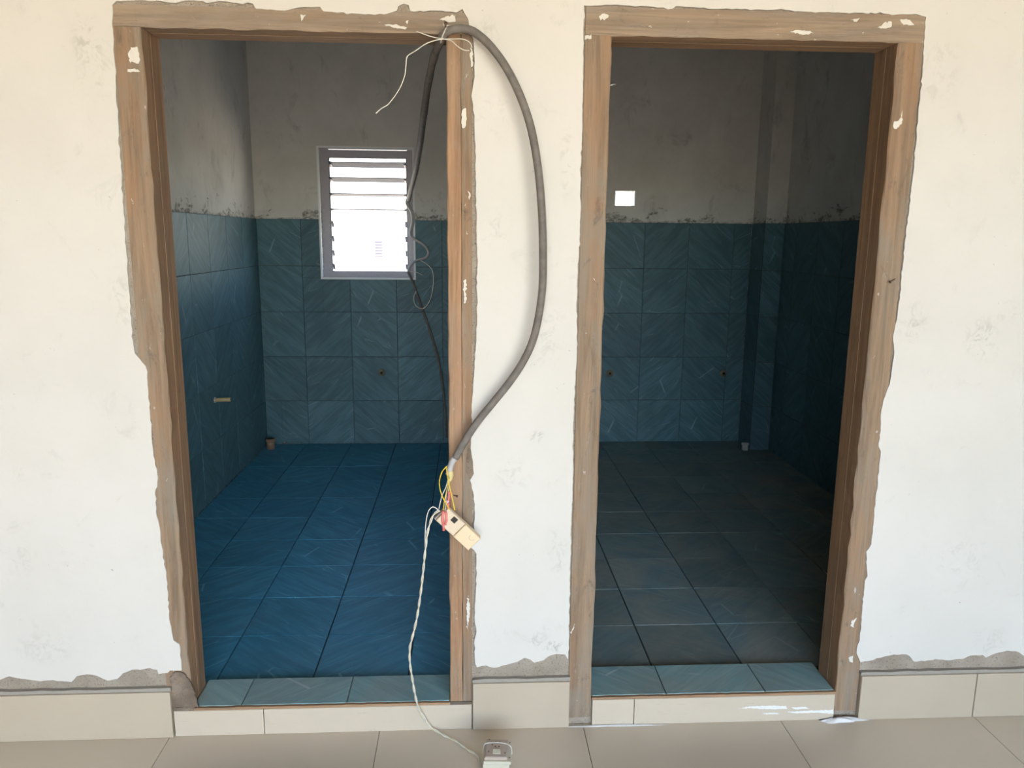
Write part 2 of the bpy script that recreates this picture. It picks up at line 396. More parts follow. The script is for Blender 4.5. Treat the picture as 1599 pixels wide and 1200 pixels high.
# front wall: raw wall with two doorways, one putty skin with a ragged edge
b = MB()
b.box(HX0-0.1, D1['x0'], YW, YB0, 0, CEIL); b.box(D1['x1'], D2['x0'], YW, YB0, 0, CEIL); b.box(D2['x1'], HX1+0.1, YW, YB0, 0, CEIL)
b.box(D1['x0'], D1['x1'], YW, YB0, D1['zt'], CEIL); b.box(D2['x0'], D2['x1'], YW, YB0, D2['zt'], CEIL)
b.box(D2['x0'], D2['i0'], YW, YB0, 0, D2['zb']); b.box(D2['i1'], D2['x1'], YW, YB0, 0, D2['zb'])
b.box(D1['x0'], D1['x1'], YW, 0.145, 0, ZS1-0.008); b.box(D2['i0'], D2['i1'], YW, 0.163, 0, ZS2-0.008)
wall_front = tag(b.build('wall_front', M['cement']), 'white painted wall with a bare cement band, pierced by the two doorways', 'wall', kind='structure')

edge = [(0, 1062), (15, 1056), (34, 1060), (64, 1064), (84, 1062), (112, 1065), (120, 1056), (135, 1053), (154, 1056), (169, 1063), (184, 1060), (193, 1051), (206, 1046), (220, 1046), (234, 1043), (246, 1046), (248, 1053), (262, 1051), (266, 1047),
 (284, 1047), (283, 1030), (280, 1006), (271, 1000), (268, 985), (264, 960), (263, 930), (260, 900), (255, 865), (251, 840), (250, 825), (244, 800), (243, 765), (246, 760), (246, 740), (240, 712), (237, 682), (235, 650), (232, 615), (230, 590), (228, 572), (218, 560),
 (211, 552), (209, 540), (206, 510), (203, 470), (199, 420), (196, 370), (192, 310), (189, 260), (185, 190), (181, 120), (178, 70), (176, 30), (176, 8), (182, 2), (210, 1), (245, 1), (275, 5), (290, 1), (300, 1), (330, 4), (350, 2), (370, 5), (395, 6),
 (400, 14), (430, 16), (445, 17), (458, 14), (466, 12), (500, 11), (505, 18), (520, 19), (570, 23), (600, 23), (620, 17), (622, 10), (630, 6), (638, 8), (641, 18), (690, 17), (713, 20), (722, 14), (731, 30), (733, 42), (739, 62), (741, 90), (741, 120), (736, 150), (741, 180), (743, 300), (745, 400), (745, 500), (742, 560), (739, 600), (736, 650), (735, 700), (740, 740),
 (734, 750), (740, 775), (741, 812), (738, 840), (735, 855), (744, 865), (744, 900), (741, 962), (744, 987), (740, 1005), (742, 1036), (745, 1042), (759, 1039), (772, 1043), (792, 1038), (807, 1034), (819, 1027), (828, 1030), (834, 1035), (849, 1031), (858, 1024), (869, 1021), (882, 1022), (887, 1030),
 (888, 1000), (889, 950), (890, 900), (892, 812), (895, 740), (894, 700), (896, 637), (898, 600), (901, 550), (900, 487), (902, 412), (904, 395), (907, 325), (906, 300), (908, 225), (910, 150), (911, 62), (912, 9), (930, 9), (955, 8), (985, 9), (1020, 11), (1050, 14), (1055, 10), (1100, 12), (1105, 14), (1128, 14),
 (1180, 15), (1200, 16), (1220, 14), (1240, 18), (1300, 20), (1360, 20), (1400, 23), (1430, 22), (1446, 27), (1442, 67), (1440, 112), (1435, 162), (1430, 225), (1425, 275), (1422, 300), (1412, 382), (1406, 445), (1400, 500), (1394, 525), (1396, 550), (1389, 600), (1384, 612), (1376, 640), (1375, 662), (1371, 697), (1375, 705), (1372, 732), (1367, 775),
 (1364, 812), (1360, 850), (1352, 862), (1354, 900), (1350, 907), (1344, 975), (1342, 1000), (1339, 1007), (1337, 1020), (1343, 1034), (1357, 1032), (1375, 1027), (1395, 1022), (1415, 1022), (1423, 1029), (1426, 1033), (1455, 1031), (1460, 1029), (1476, 1031), (1503, 1029), (1514, 1024), (1534, 1023), (1539, 1027), (1552, 1021), (1572, 1016), (1586, 1017), (1599, 1025)]
pp = [at(x, y, 'y', 0.0) for x, y in edge]; pp = [(p.x, p.z) for p in pp]
out = []
for a, c in zip(pp, pp[1:]):
    out.append(a); L = math.dist(a, c); k = int(L/0.011)
    for q in range(1, k):
        t = q/k; out.append((a[0]+(c[0]-a[0])*t+random.gauss(0, 0.0011), a[1]+(c[1]-a[1])*t+random.gauss(0, 0.0011)))
out.append(pp[-1])
lead = [(x, 0.205+random.uniform(-0.012, 0.012)) for x in [HX0+k*0.05 for k in range(int((pp[0][0]-HX0)/0.05))]]
tail = [(x, 0.212+random.uniform(-0.012, 0.012)) for x in [pp[-1][0]+0.03+k*0.05 for k in range(int((HX1-pp[-1][0])/0.05))]]
b = MB(); b.poly(lead+out+tail+[(HX1, 0.21), (HX1, CEIL), (HX0, CEIL)], -0.002, YW+0.001)
b.build('putty_skin', M['skin'], wall_front)

# ------------------------------------------------------------------ shells of the two bathrooms
WIN = (-0.957, -0.361, 1.190, 2.008)          # louvre window hole x0,x1,z0,z1
VENT = (0.956, 1.084, 1.671, 1.766)           # little vent hole
dp = at(446, 691, 'y', YB); DRAIN = (dp.x-0.013, dp.x+0.013, ZF1, ZF1+0.012)
b = MB()
for r in cells((XL-0.12, XR+0.12, 0.0, CEIL), [WIN, VENT, (DRAIN[0]-.002, DRAIN[1]+.002, DRAIN[2]-.004, DRAIN[3])]): b.box(r[0], r[1], YB, YB+WT, r[2], r[3])
wall_back = tag(b.build('wall_back', M['plaster']), 'stained plaster back wall of both bathrooms above teal tiles', 'wall', kind='structure')
def wallbox(name, x0, x1, y0, y1, label, z0=0.0, mat='plaster'):
    b = MB(); b.box(x0, x1, y0, y1, z0, CEIL)
    return tag(b.build(name, M[mat]), label, 'wall', kind='structure')
wall_left = wallbox('wall_left', XL-0.12, XL, YB0, YB, 'left bathroom side wall, stained plaster over blue tiles')
wall_right = wallbox('wall_right', XR, XR+0.12, YB0, YB, 'dark right bathroom side wall, plaster over teal tiles')
wall_mid = wallbox('wall_partition', PX0, PX1, YB0, YB, 'partition wall between the two bathrooms')
b = MB(); b.box(XL-0.12, XR+0.12, YB0-0.12, YB+WT, CEIL, CEIL+0.12)
tag(b.build('ceiling', M['plaster']), 'plaster ceiling over the two bathrooms', 'ceiling', kind='structure')
# tiled column in the far right corner
CX0, CY0 = 1.883, 2.800
b = MB(); b.box(CX0, XR, CY0, YB, 0.0, CEIL)
column = tag(b.build('column', M['plaster']), 'square corner column at the back of the dark right bathroom', 'column', kind='structure')

zj = [TOPZ - k*0.2985 for k in range(5, -1, -1)]; zj[0] = ZF1
drain_t = (DRAIN[0], DRAIN[1], ZF1, DRAIN[3])
tiles(wall_back, 'wall_tile', (0, YB, 0), (1, 0, 0), (0, 0, 1), [XL+TH, -1.085, -0.780, -0.478, -0.178, PX0-TH], zj, M['wall_tile'], TH, 0.0025, [WIN, drain_t], jit=0.0004)
tiles(wall_back, 'wall_tile', (0, YB, 0), (1, 0, 0), (0, 0, 1), [PX1+TH, 0.555, 0.857, 1.159, 1.455, 1.757, CX0-TH], zj, M['wall_tile'], TH, 0.0025, jit=0.0004)
yjl = joints(1.782, 0.303, YB0+TH, YB)
tiles(wall_left, 'wall_tile', (XL, 0, 0), (0, 1, 0), (0, 0, 1), yjl, zj, M['wall_tile'], TH, 0.0025, jit=0.0004)
for xo, U, par in ((PX0, (0, 1, 0), wall_mid), (XR, (0, 1, 0), wall_right)):
    # faces looking towards -x
    yj = yjl if par is wall_mid else joints(1.70, 0.303, YB0+TH, CY0)
    tiles(par, 'wall_tile', (xo, 0, 0), (0, -1, 0), (0, 0, 1), [-y for y in yj][::-1], zj, M['wall_tile'], TH, 0.0025, jit=0.0004)
tiles(wall_mid, 'wall_tile', (PX1, 0, 0), (0, 1, 0), (0, 0, 1), yjl, zj, M['wall_tile'], TH, 0.0025, jit=0.0004)
tiles(column, 'wall_tile', (0, CY0, 0), (1, 0, 0), (0, 0, 1), [CX0-TH, XR-TH], zj, M['wall_tile'], TH, 0.0025, jit=0.0003)
tiles(column, 'wall_tile', (CX0, 0, 0), (0, -1, 0), (0, 0, 1), [-YB+TH, -CY0], zj, M['wall_tile'], TH, 0.0025, jit=0.0003)

def bath_floor(name, x0, x1, y0, z, xj, yj, label, mat='floor_tile'):
    b = MB(); b.box(x0, x1, y0, YB, 0.0, z-TH+0.001)
    f = tag(b.build(name, M['grout']), label, 'floor', kind='structure')
    tiles(f, 'floor_tile', (0, 0, z-TH), (1, 0, 0), (0, 1, 0), xj, yj, M[mat], TH, 0.005, ch=0.0003, jit=0.0004)
    return f
fl1 = bath_floor('floor', XL+TH, PX0-TH, 0.146, ZF1, joints(-0.800, 0.3015, XL+TH, PX0-TH), joints(0.147, 0.293, 0.147, YB-TH), 'blue tiled floor of the left bathroom')
fl2 = bath_floor('floor', PX1+TH, XR-TH, 0.164, ZF2, joints(0.598, 0.302, PX1+TH, XR-TH), joints(0.165, 0.293, 0.165, YB-TH), 'dusty dark tiled floor of the right bathroom', 'floor_tile_dusty')

# ------------------------------------------------------------------ hall: floor, other walls, ceiling (unseen; wide opening behind the camera shaped for the daylight it lets in)
b = MB(); b.box(HX0, HX1, HY, YW, -0.06, -0.0095)
hall = tag(b.build('floor', M['hall_joint']), 'polished beige tiled hall floor in front of the doorways', 'floor', kind='structure')
tiles(hall, 'hall_floor_tile', (0, 0, -0.009), (1, 0, 0), (0, 1, 0), joints(-0.270, 0.614, HX0, HX1), joints(-0.38, 0.614, HY, YW-0.001), M['hall_tile'], 0.009, 0.0018, ch=0.0004)
for nm, x0, x1, lb in (('wall_hall_left', HX0-0.1, HX0, 'bare cement side wall of the hall, out of view on the left'), ('wall_hall_right', HX1, HX1+0.1, 'bare cement side wall of the hall, out of view on the right')):
    wallbox(nm, x0, x1, HY, YW, lb, 0.0, 'hall_wall')
b = MB()
for r in cells((HX0-0.1, HX1+0.1, 0.0, CEIL), [(-1.5, 3.5, 0.0, 2.85)]): b.box(r[0], r[1], HY-0.12, HY, r[2], r[3])
tag(b.build('wall_hall_back', M['hall_wall']), 'bare cement wall behind the camera with an added wide opening shaped for the daylight', 'wall', kind='structure')
b = MB(); b.box(HX0-0.1, HX1+0.1, HY-0.4, YW, CEIL, CEIL+0.12)  # unseen overhang past the opening, added to hold back sky light
tag(b.build('ceiling', M['hall_wall']), 'bare cement roof slab over the hall with an added overhang cutting the sky', 'ceiling', kind='structure')

# ------------------------------------------------------------------ skirting tiles and door risers
def skirting(name, pieces, z, label):
    e = tag(empty(name, (pieces[0][0], 0, 0)), label, 'baseboard', kind='structure')
    for x0, x1 in pieces:
        b = MB(); b.obox(((x0+x1)/2-pieces[0][0], -0.004, z/2), (Vector((1, 0, 0)), Vector((0, 0, 1)), Vector((0, -1, 0))), (x1-x0)/2-0.0012, z/2, 0.0095, 0.0015)
        b.build('skirting_tile', M['skirting'], e)
    L = pieces[-1][1]-pieces[0][0]; n = max(6, int(L/0.03)); vs = []; b = MB()
    top = [(L*k/n, z+0.0115+random.uniform(-0.002, 0.002)) for k in range(n, -1, -1)]
    b.poly([(0, z+0.0005), (L, z+0.0005)]+top, -0.008, 0.008)
    b.build('mortar_line', M['mortar'], e)
skirting('baseboard_left', [(-2.70, -2.09), (-2.09, -1.48), (-1.48, -0.8715)], 0.1465, 'cream skirting tiles left of the left doorway')
skirting('baseboard_middle', [(0.008, 0.3005)], 0.1515, 'short cream skirting tile between the two doorways')
skirting('baseboard_right', [(1.1985, 1.566), (1.566, 2.176), (2.176, 2.786)], 0.147, 'cream skirting tiles right of the right doorway')

def threshold(name, D, zs, y1, rj, sj, x0, x1, label):
    e = tag(empty(name, ((x0+x1)/2, 0, 0)), label, 'threshold', kind='structure')
    ox = (x0+x1)/2
    for a, c in zip(rj, rj[1:]):
        b = MB(); h = zs-0.0085
        b.obox(((a+c)/2-ox, 0.0, h/2), (Vector((1, 0, 0)), Vector((0, 0, 1)), Vector((0, -1, 0))), (c-a)/2-0.001, h/2, 0.0075, 0.001)
        b.build('riser_tile', M['riser'], e)
    b = MB(); n = 40; L = D['i1']-D['i0']-0.002
    b.poly([(D['i0']+0.001-ox+L*k/n, zs-0.0088+random.uniform(-.0004, .0004)) for k in range(n+1)] + [(D['i0']+0.001-ox+L*k/n, zs-0.0012+random.uniform(-0.0008, 0.0008)) for k in range(n, -1, -1)], -0.005, 0.006)
    b.build('edge_mortar', M['wood_inx'], e)
    tiles(e, 'sill_tile', (0, 0, zs-0.008), (1, 0, 0), (0, 1, 0), [D['i0']+0.001]+sj+[D['i1']-0.001], [0.003, y1], M['sill_tile'], 0.008, 0.003, jit=0.0002)
    for o in e.children:
        if o.name.startswith('sill_tile'): o.matrix_world = Matrix.Translation((-ox, 0, 0)) @ o.matrix_world
    return e
threshold('trim_1', D1, ZS1, 0.1455, [-0.869, -0.609, 0.0065], [-0.676, -0.367], -0.869, 0.0065, 'raised threshold of the left doorway, blue tile over marked cream riser')
threshold('trim_2', D2, ZS2, 0.1635, [0.3695, 0.499, 1.1245], [0.599, 0.907], 0.3695, 1.1245, 'raised threshold of the right doorway, dusty tile over putty-smeared riser')

# ------------------------------------------------------------------ door frames
def jamb(parent, x0, x1, z0, z1, side, mats, depth=0.116, wear=0.0012, stop=0.0008):
    """upright with a shallow stop on the rear half of its opening side (side +1: opening towards +x); edges a little worn"""
    yf, ym, yr = 0.001, 0.056, depth
    if side > 0: prof = [(x0, yf), (x1-0.003, yf), (x1, yf+0.003), (x1, ym), (x1+stop, ym+0.001), (x1+stop, yr), (x0, yr)]
    else: prof = [(x1, yf), (x0+0.003, yf), (x0, yf+0.003), (x0, ym), (x0-stop, ym+0.001), (x0-stop, yr), (x1, yr)]
    n = 44; vs = []; fs = []; k = len(prof); b = MB(); mi = []
    for i in range(n+1):
        z = z0+(z1-z0)*i/n
        for q, (x, y) in enumerate(prof):
            w = wear if q in (1, 2) else 0
            vs.append((x+random.gauss(0, w), y+abs(random.gauss(0, w*0.4)), z))
    for i in range(n):
        for q in range(k):
            f = (i*k+q, i*k+(q+1) % k, (i+1)*k+(q+1) % k, (i+1)*k+q); b.add([], [], 0)
            fs.append(f); mi.append(0 if q in (0, 1, k-1) else 1)
    b.v = vs; b.f = [list(f) for f in fs]+[list(range(k)), list(range(n*k, (n+1)*k))]; b.mi = mi+[0, 0]; b.sm = [False]*len(b.f)
    return b.build('jamb', mats, parent)
def head(parent, D, mats, depth=0.112):
    x0, x1, zb, zt = D['x0'], D['x1'], D['zh'], D['zt']
    prof = [(0.001, zt), (0.001, zb+0.002), (0.003, zb), (0.056, zb), (0.057, zb-0.0008), (depth, zb-0.0008), (depth, zt)]
    n = 30; k = len(prof); b = MB()
    for i in range(n+1):
        x = x0+(x1-x0)*i/n
        for q, (y, z) in enumerate(prof): b.v.append((x, y, z+(random.gauss(0, 0.0008) if q in (1, 2) else 0)))
    for i in range(n):
        for q in range(k): b.f.append([i*k+q, i*k+(q+1) % k, (i+1)*k+(q+1) % k, (i+1)*k+q]); b.mi.append(0 if q in (0, 1, k-1) else 1)
    b.f += [list(range(k)), list(range(n*k, (n+1)*k))]; b.mi += [0, 0]; b.sm = [False]*len(b.f)
    return b.build('head', mats, parent)
def blob(parent, name, mat, px, y=-0.0008, th=0.0022, jit=0.0013):
    """a dried splash: outline traced on the frame face, with real thickness"""
    pts = [at(a, c, 'y', 0.0) for a, c in px]; o = []
    for p, q in zip(pts, pts[1:]+pts[:1]):
        L = (q-p).length; k = max(1, int(L/0.004))
        for i in range(k):
            w = p.lerp(q, i/k); o.append((w.x+random.gauss(0, jit), w.z+random.gauss(0, jit)))
    b = MB(); b.poly(o, y, y+th); return b.build(name, mat, parent)
door1 = tag(empty('door_1'), 'weathered wooden door frame of the left doorway with window behind', 'door frame', kind='structure')
door2 = tag(empty('door_2'), 'weathered wooden door frame of the dark right doorway', 'door frame', kind='structure')
WZ = [M['wood_z'], M['wood_in']]
jamb(door1, D1['x0'], D1['i0'], D1['zb'], D1['zh'], 1, WZ)
xm = -0.022
jamb(door1, xm, D1['x1'], D1['zb'], D1['zh'], -1, [M['wood_z'], M['wood_z']], stop=0.0)
rb_ = jamb(door1, D1['i1'], xm, D1['zb'], D1['zh'], -1, [M['wood_red'], M['wood_in']])
rb_.name = 'rebate_strip'; rb_['label'] = 'reddish brown inner strip of the jamb'
head(door1, D1, [M['wood_x'], M['wood_inx']])
jamb(door2, D2['x0'], D2['i0'], D2['zb'], D2['zh'], 1, WZ)
jamb(door2, D2['i1'], D2['x1'], D2['zb'], D2['zh'], -1, WZ)
head(door2, D2, [M['wood_x'], M['wood_inx']])
drips = [(door1, [(200, 86), (205, 75), (215, 74), (219, 95), (216, 98), (203, 97)]), (door1, [(199, 108), (215, 107), (217, 113), (199, 112)]),
 (door1, [(721, 175), (726, 168), (729, 185), (727, 200), (722, 200), (720, 190)]), (door1, [(735, 72), (738, 80), (739, 100), (736, 105), (734, 90)]), (door1, [(686, 30), (697, 26), (712, 24), (712, 33), (703, 35), (697, 33)]),
 (door1, [(600, 39), (612, 38), (634, 43), (632, 46), (618, 43)]), (door1, [(633, 32), (638, 33), (635, 38)]), (door1, [(468, 24), (477, 25), (471, 31)]), (door1, [(732, 300), (735, 300), (734, 312), (731, 312)]),
 (door1, [(724, 440), (728, 436), (728, 470), (725, 475)]), (door1, [(693, 36), (704, 40), (694, 44)]), (door1, [(731, 930), (734, 950), (730, 985), (728, 950)]),
 (door2, [(935, 25), (943, 21), (951, 24), (947, 30), (938, 31)]), (door2, [(913, 56), (923, 55), (923, 62), (914, 61)]), (door2, [(1394, 198), (1396, 191), (1404, 188), (1409, 172), (1408, 192), (1400, 202)]),
 (door2, [(1370, 43), (1380, 36), (1393, 34), (1392, 42), (1380, 45)]), (door2, [(1406, 30), (1420, 31), (1428, 38), (1417, 40), (1408, 38)]), (door2, [(1327, 31), (1343, 29), (1338, 34)]), (door2, [(1235, 50), (1248, 46), (1272, 52), (1250, 54)]),
 (door2, [(1331, 970), (1337, 965), (1332, 980), (1328, 978)]), (door2, [(1326, 1026), (1332, 1025), (1331, 1035), (1326, 1034)]), (door2, [(1334, 918), (1336, 918), (1335, 927), (1333, 926)]), (door2, [(925, 435), (930, 437), (930, 440)]), (door2, [(889, 988), (893, 985), (897, 974), (897, 982), (892, 990)])]
for par, px in drips: blob(par, 'paint_splash', M['paint_drip'], px)
# cement lumps at the feet of the left frame
b = MB()
def lump(par, px, y0, th, name='cement_patch'): 
    o = blob(par, name, M['dirt'], px, y0, th, 0.0012); return o
lump(door1, [(271, 1104), (270, 1075), (266, 1058), (274, 1048), (286, 1050), (296, 1062), (304, 1078), (310, 1104)], -0.0045, 0.006)
lump(door1, [(272, 1104), (304, 1102), (304, 1109), (272, 1110)], -0.006, 0.008)
lump(door1, [(232, 650), (236, 660), (241, 712), (247, 742), (243, 735), (238, 715)], -0.0012, 0.0018)
lump(door1, [(736, 660), (733, 700), (741, 738), (735, 748), (727, 735), (731, 690)], -0.0012, 0.0018)
def nail(parent, p, d, L, r, mat, bend=0.0):
    p, d = Vector(p), Vector(d).normalized(); b = MB()
    pts = [p-d*0.012, p, p+d*L*0.6, p+d*L+Vector((0, 0, bend))]
    b.tube(pts, r, 8); b.tube([pts[-1], pts[-1]+d*0.0012], r*2.3, 10); return b.build('nail', mat, parent)
nail(door2, at(953, 135, 'x', D2['i0']+0.007) if False else (D2['i0']+0.006, 0.075, at(955, 135, 'y', 0.075).z), (1, 0, 0.35), 0.02, 0.0022, M['steel'])
p = at(1398, 436, 'y', 0.0); nail(door2, (p.x, 0.002, p.z), (-0.85, -0.5, -0.35), 0.022, 0.0016, M['iron'])
p = at(708, 774, 'y', 0.0); nail(door1, (p.x, 0.002, p.z), (0.8, -0.6, -0.1), 0.013, 0.0015, M['iron'])

# ------------------------------------------------------------------ louvre window
win = tag(empty('window_1', (-0.659, YB+0.06, WIN[2])), 'louvre window with few glass blades in the back wall of left bathroom', 'window', kind='structure')
def wb(name, mat, boxes, par=win):
    b = MB()
    for x0, x1, y0, y1, z0, z1 in boxes: b.box(x0, x1, y0, y1, z0, z1)
    o = b.build(name, M[mat], par); o.matrix_world = Matrix.Identity(4); o.matrix_parent_inverse = par.matrix_world.inverted() if False else Matrix.Translation(-par.location); return o
gx0, gx1, gz0, gz1 = -0.905, -0.402, 1.232, 1.951
fy0, fy1 = YB+0.055, YB+0.085
for bx in ((WIN[0], gx0, fy0, fy1, WIN[2], WIN[3]), (gx1, WIN[1], fy0, fy1, WIN[2], WIN[3]), (gx0, gx1, fy0, fy1, WIN[2], gz0), (gx0, gx1, fy0, fy1, gz1, WIN[3]-0.006)):
    wb('frame_bar', 'win_frame', [bx])
e_ = 0.010
for bx in ((WIN[0]-e_, WIN[0]+0.002, YB-0.009, YB+0.01, WIN[2]-e_, WIN[3]+e_), (WIN[1]-0.002, WIN[1]+e_, YB-0.009, YB+0.01, WIN[2]-e_, WIN[3]+e_), (WIN[0], WIN[1], YB-0.009, YB+0.01, WIN[3]-0.002, WIN[3]+e_), (WIN[0], WIN[1], YB-0.009, YB+0.01, WIN[2]-e_, WIN[2]+0.002)):
    wb('edge_highlight', 'white_render', [bx])  # highlight along the wall edge put into white strips
wb('channel', 'clip', [(gx0, gx0+0.008, fy0-0.004, fy1+0.01, gz0, gz1)]); wb('channel', 'clip', [(gx1-0.008, gx1, fy0-0.004, fy1+0.01, gz0, gz1)])
for k, z in enumerate((1.912, 1.818, 1.722, 1.628, 1.537, 1.442, 1.350, 1.262)):
    tilt = math.radians((14, 11, 6, 2, 38, 38, 38, 38)[k])
    for sx in (gx0+0.012, gx1-0.012):
        b = MB(); ax = (Vector((1, 0, 0)), Vector((0, math.cos(tilt), -math.sin(tilt))), Vector((0, math.sin(tilt), math.cos(tilt))))
        b.obox((sx, YB+0.07, z-0.005), ax, 0.008, 0.024, 0.0022); b.obox((sx, YB+0.07, z+0.0045), ax, 0.008, 0.018, 0.0018); b.obox((sx-(0.006 if sx < -0.6 else -0.006), YB+0.07, z), ax, 0.0022, 0.02, 0.006)
        o = b.build('clip', M['clip'], win); o.matrix_parent_inverse = Matrix.Translation(-win.location)
    if k < 4:
        b = MB(); b.obox(((gx0+gx1)/2, YB+0.07, z), ax, (gx1-gx0)/2-0.006, 0.052, 0.0025)
        o = b.build('glass_blade', M['glass'], win); o.matrix_parent_inverse = Matrix.Translation(-win.location)

# ------------------------------------------------------------------ plumbing stubs
def stub(name, base, d, L, r, mat, label, cat, group=None, cap=True, collar=True):
    e = tag(empty(name, base), label, cat, group); d = Vector(d).normalized()
    b = MB(); b.tube([Vector((0, 0, 0))-d*0.01, d*(L*0.5), d*L], r, 16); b.build('pipe', mat, e)
    if collar: b = MB(); b.tube([d*0.0005, d*0.006], r*1.45, 16); b.build('collar', M['pvc_grey'] if mat is M['pvc'] else mat, e)
    if cap: b = MB(); b.tube([d*L, d*(L+0.0015)], r*0.55, 12); b.build('plug', M['black'], e)
    return e
p = at(335, 625, 'x', XL+TH)
stub('water_pipe', (XL+TH, p.y, p.z), (1, 0.0, 0.03), 0.085, 0.011, M['pvc'], 'yellowed pipe stub sticking out of the blue left wall', 'pipe')
for px, py, lb in ((596, 582, 'round water outlet in the back wall below the louvre window'), (952, 583, 'round water outlet in dark back wall close to the left jamb'), (1129, 583, 'round water outlet in dark back wall nearer the corner column')):
    p = at(px, py, 'y', YB-TH); stub('water_outlet', (p.x, YB-TH, p.z), (0, -1, 0), 0.016, 0.0165, M['brass'], lb, 'pipe outlet', 'capped water outlets in the tiled back wall')
p = at(423, 701, 'z', ZF1); e = tag(empty('drain_pipe', (p.x, p.y, ZF1)), 'short brown drain pipe standing in the far left floor corner', 'pipe')
b = MB(); b.tube([(0, 0, 0), (0, 0, 0.055)], 0.026, 16); b.build('pipe', M['pvc_brown'], e)
b = MB(); b.tube([(0, 0, 0.05), (0, 0, 0.068)], 0.031, 16); b.build('rim', M['pvc_brown'], e)
b = MB(); b.tube([(0, 0, 0.068), (0, 0, 0.0685)], 0.024, 16); b.build('opening', M['black'], e)
p = at(1163, 703, 'z', ZF2); e = tag(empty('drain_pipe', (p.x, p.y, ZF2)), 'short grey drain pipe at the foot of the corner column', 'pipe')
b = MB(); b.tube([(0, 0, 0), (0, 0, 0.04)], 0.02, 16); b.build('pipe', M['pvc_grey'], e)
b = MB(); b.tube([(0, 0, 0.036), (0, 0, 0.05)], 0.024, 16); b.build('rim', M['pvc_grey'], e)

# ------------------------------------------------------------------ cable, wires, boxes
def P(px, py, y): return at(px, py, 'y', y)
cable = tag(empty('power_cable'), 'thick dusty black cable looping from the left door head down the white wall', 'cable')
inner = [P(638, 312, 2.96), P(641, 298, 2.6), P(648, 272, 2.0), P(655, 232, 1.3), P(661, 185, 0.75), P(668, 135, 0.40), P(676, 95, 0.16), P(684, 72, 0.05), P(690, 58, -0.018), P(697, 50, -0.032)]
outer = [P(708, 46, -0.036), P(724, 45, -0.038), P(742, 51, -0.04), P(765, 71, -0.044), P(790, 105, -0.05), P(812, 149, -0.056), P(829, 200, -0.06), P(840, 262, -0.062), P(846, 330, -0.062), P(848, 400, -0.062), P(846, 460, -0.06), P(835, 522, -0.056), P(818, 563, -0.052), P(795, 598, -0.05), P(770, 629, -0.048), P(745, 660, -0.046), P(725, 690, -0.044), P(711, 716, -0.042)]
path = spline(inner+outer, 7); n = len(path); rr = []
ki = len(inner)*7
for i in range(n):
    rr.append(0.0150 - 0.0047*min(1, 1.5*i/ki) + (0.0006*math.sin(i*0.9) if i < ki else 0))
b = MB(); b.tube(path, rr, 12); b.build('sheath', M['cable'], cable)
tail_ = spline([P(713, 712, -0.042), P(706, 722, -0.042), P(702, 735, -0.042), P(700, 742, -0.042)], 5)
b = MB(); b.tube(tail_, [0.0092]*4+[0.0085]*(len(tail_)-4), 10); b.build('inner_sheath', M['cable_grey'], cable)
b = MB(); b.tube(spline([P(703, 736, -0.044), P(704, 745, -0.044), P(702, 752, -0.044)], 4), [0.0085, .0085, .008, .008, .0065, .006, .0055, .005, .004], 10); b.build('yellow_tape', plain('faded_yellow_tape', (0.60, 0.50, 0.22), 0.6), cable)
def wire(name, pts, r, mat, par, seg=7, n=7): 
    b = MB(); b.tube(spline(pts, n), r, seg); return b.build(name, M[mat], par)
wire('core_wire', [P(698, 728, -.048), P(690, 738, -.052), P(686, 755, -.054), P(690, 774, -.056), P(697, 787, -.060), P(702, 797, -.066)], 0.0015, 'yellow', cable)
wire('core_wire', [P(697, 730, -.050), P(699, 745, -.054), P(703, 765, -.056), P(707, 782, -.060), P(710, 797, -.064)], 0.0015, 'yellow', cable)
wire('core_wire', [P(700, 748, -.046), P(696, 762, -.048), P(690, 775, -.050), P(686, 792, -.050), P(684, 799, -.050)], 0.0014, 'white_wire', cable)
wire('core_wire', [P(701, 748, -.048), P(698, 765, -.052), P(694, 782, -.056), P(692, 800, -.060)], 0.0012, 'yellow', cable)
wire('core_wire', [P(702, 750, -.045), P(701, 760, -.048), P(700, 770, -.050)], 0.0014, 'twine', cable)
wire('core_wire', [P(700, 754, -.046), P(697, 772, -.052), P(696, 790, -.058), P(695, 800, -.062)], 0.0013, 'twine', cable)
for pts, m_ in (([P(701, 768, -.052), P(701, 776, -.054), P(700, 784, -.056)], 'red_tape'), ([P(699, 782, -.056), P(699, 789, -.058)], 'violet_tape'), ([P(700, 786, -.058), P(700, 795, -.06)], 'red_tape'), ([P(692, 798, -.064), P(691, 810, -.067), P(693, 829, -.068)], 'red_tape'), ([P(696, 799, -.066), P(697, 812, -.068), P(695, 820, -.068)], 'red_tape')):
    b = MB(); q = spline(pts, 4); b.tube(q, [0.0036+0.0006*math.sin(i*1.7) for i in range(len(q))], 8); b.build('tape_joint', M[m_], cable)

# hook nail and wire tie at the door head
nail(door1, (at(694, 55, 'y', 0.0).x, 0.002, at(694, 55, 'y', 0.0).z), (0.1, -1, 0.35), 0.05, 0.0022, M['iron'])
tie = tag(empty('wire_tie'), 'pale thin wire tying the cable to the door head, one long end hanging', 'wire')
wire('hanging_end', [P(692, 61, -.05), P(680, 63, -.05), P(664, 69, -.052), P(648, 80, -.054), P(636, 88, -.055), P(634, 100, -.055), P(632, 118, -.053), P(623, 140, -.05), P(607, 162, -.048), P(596, 169, -.047), P(587, 177, -.046)], 0.0013, 'white_wire', tie)
wire('short_end', [P(693, 60, -.05), P(680, 59, -.05), P(664, 54, -.05), P(650, 49, -.05)], 0.0012, 'twine', tie)
wire('loop_end', [P(692, 61, -.05), P(706, 61, -.05), P(722, 61, -.05), P(733, 66, -.045), P(737, 74, -.04)], 0.0013, 'twine', tie)
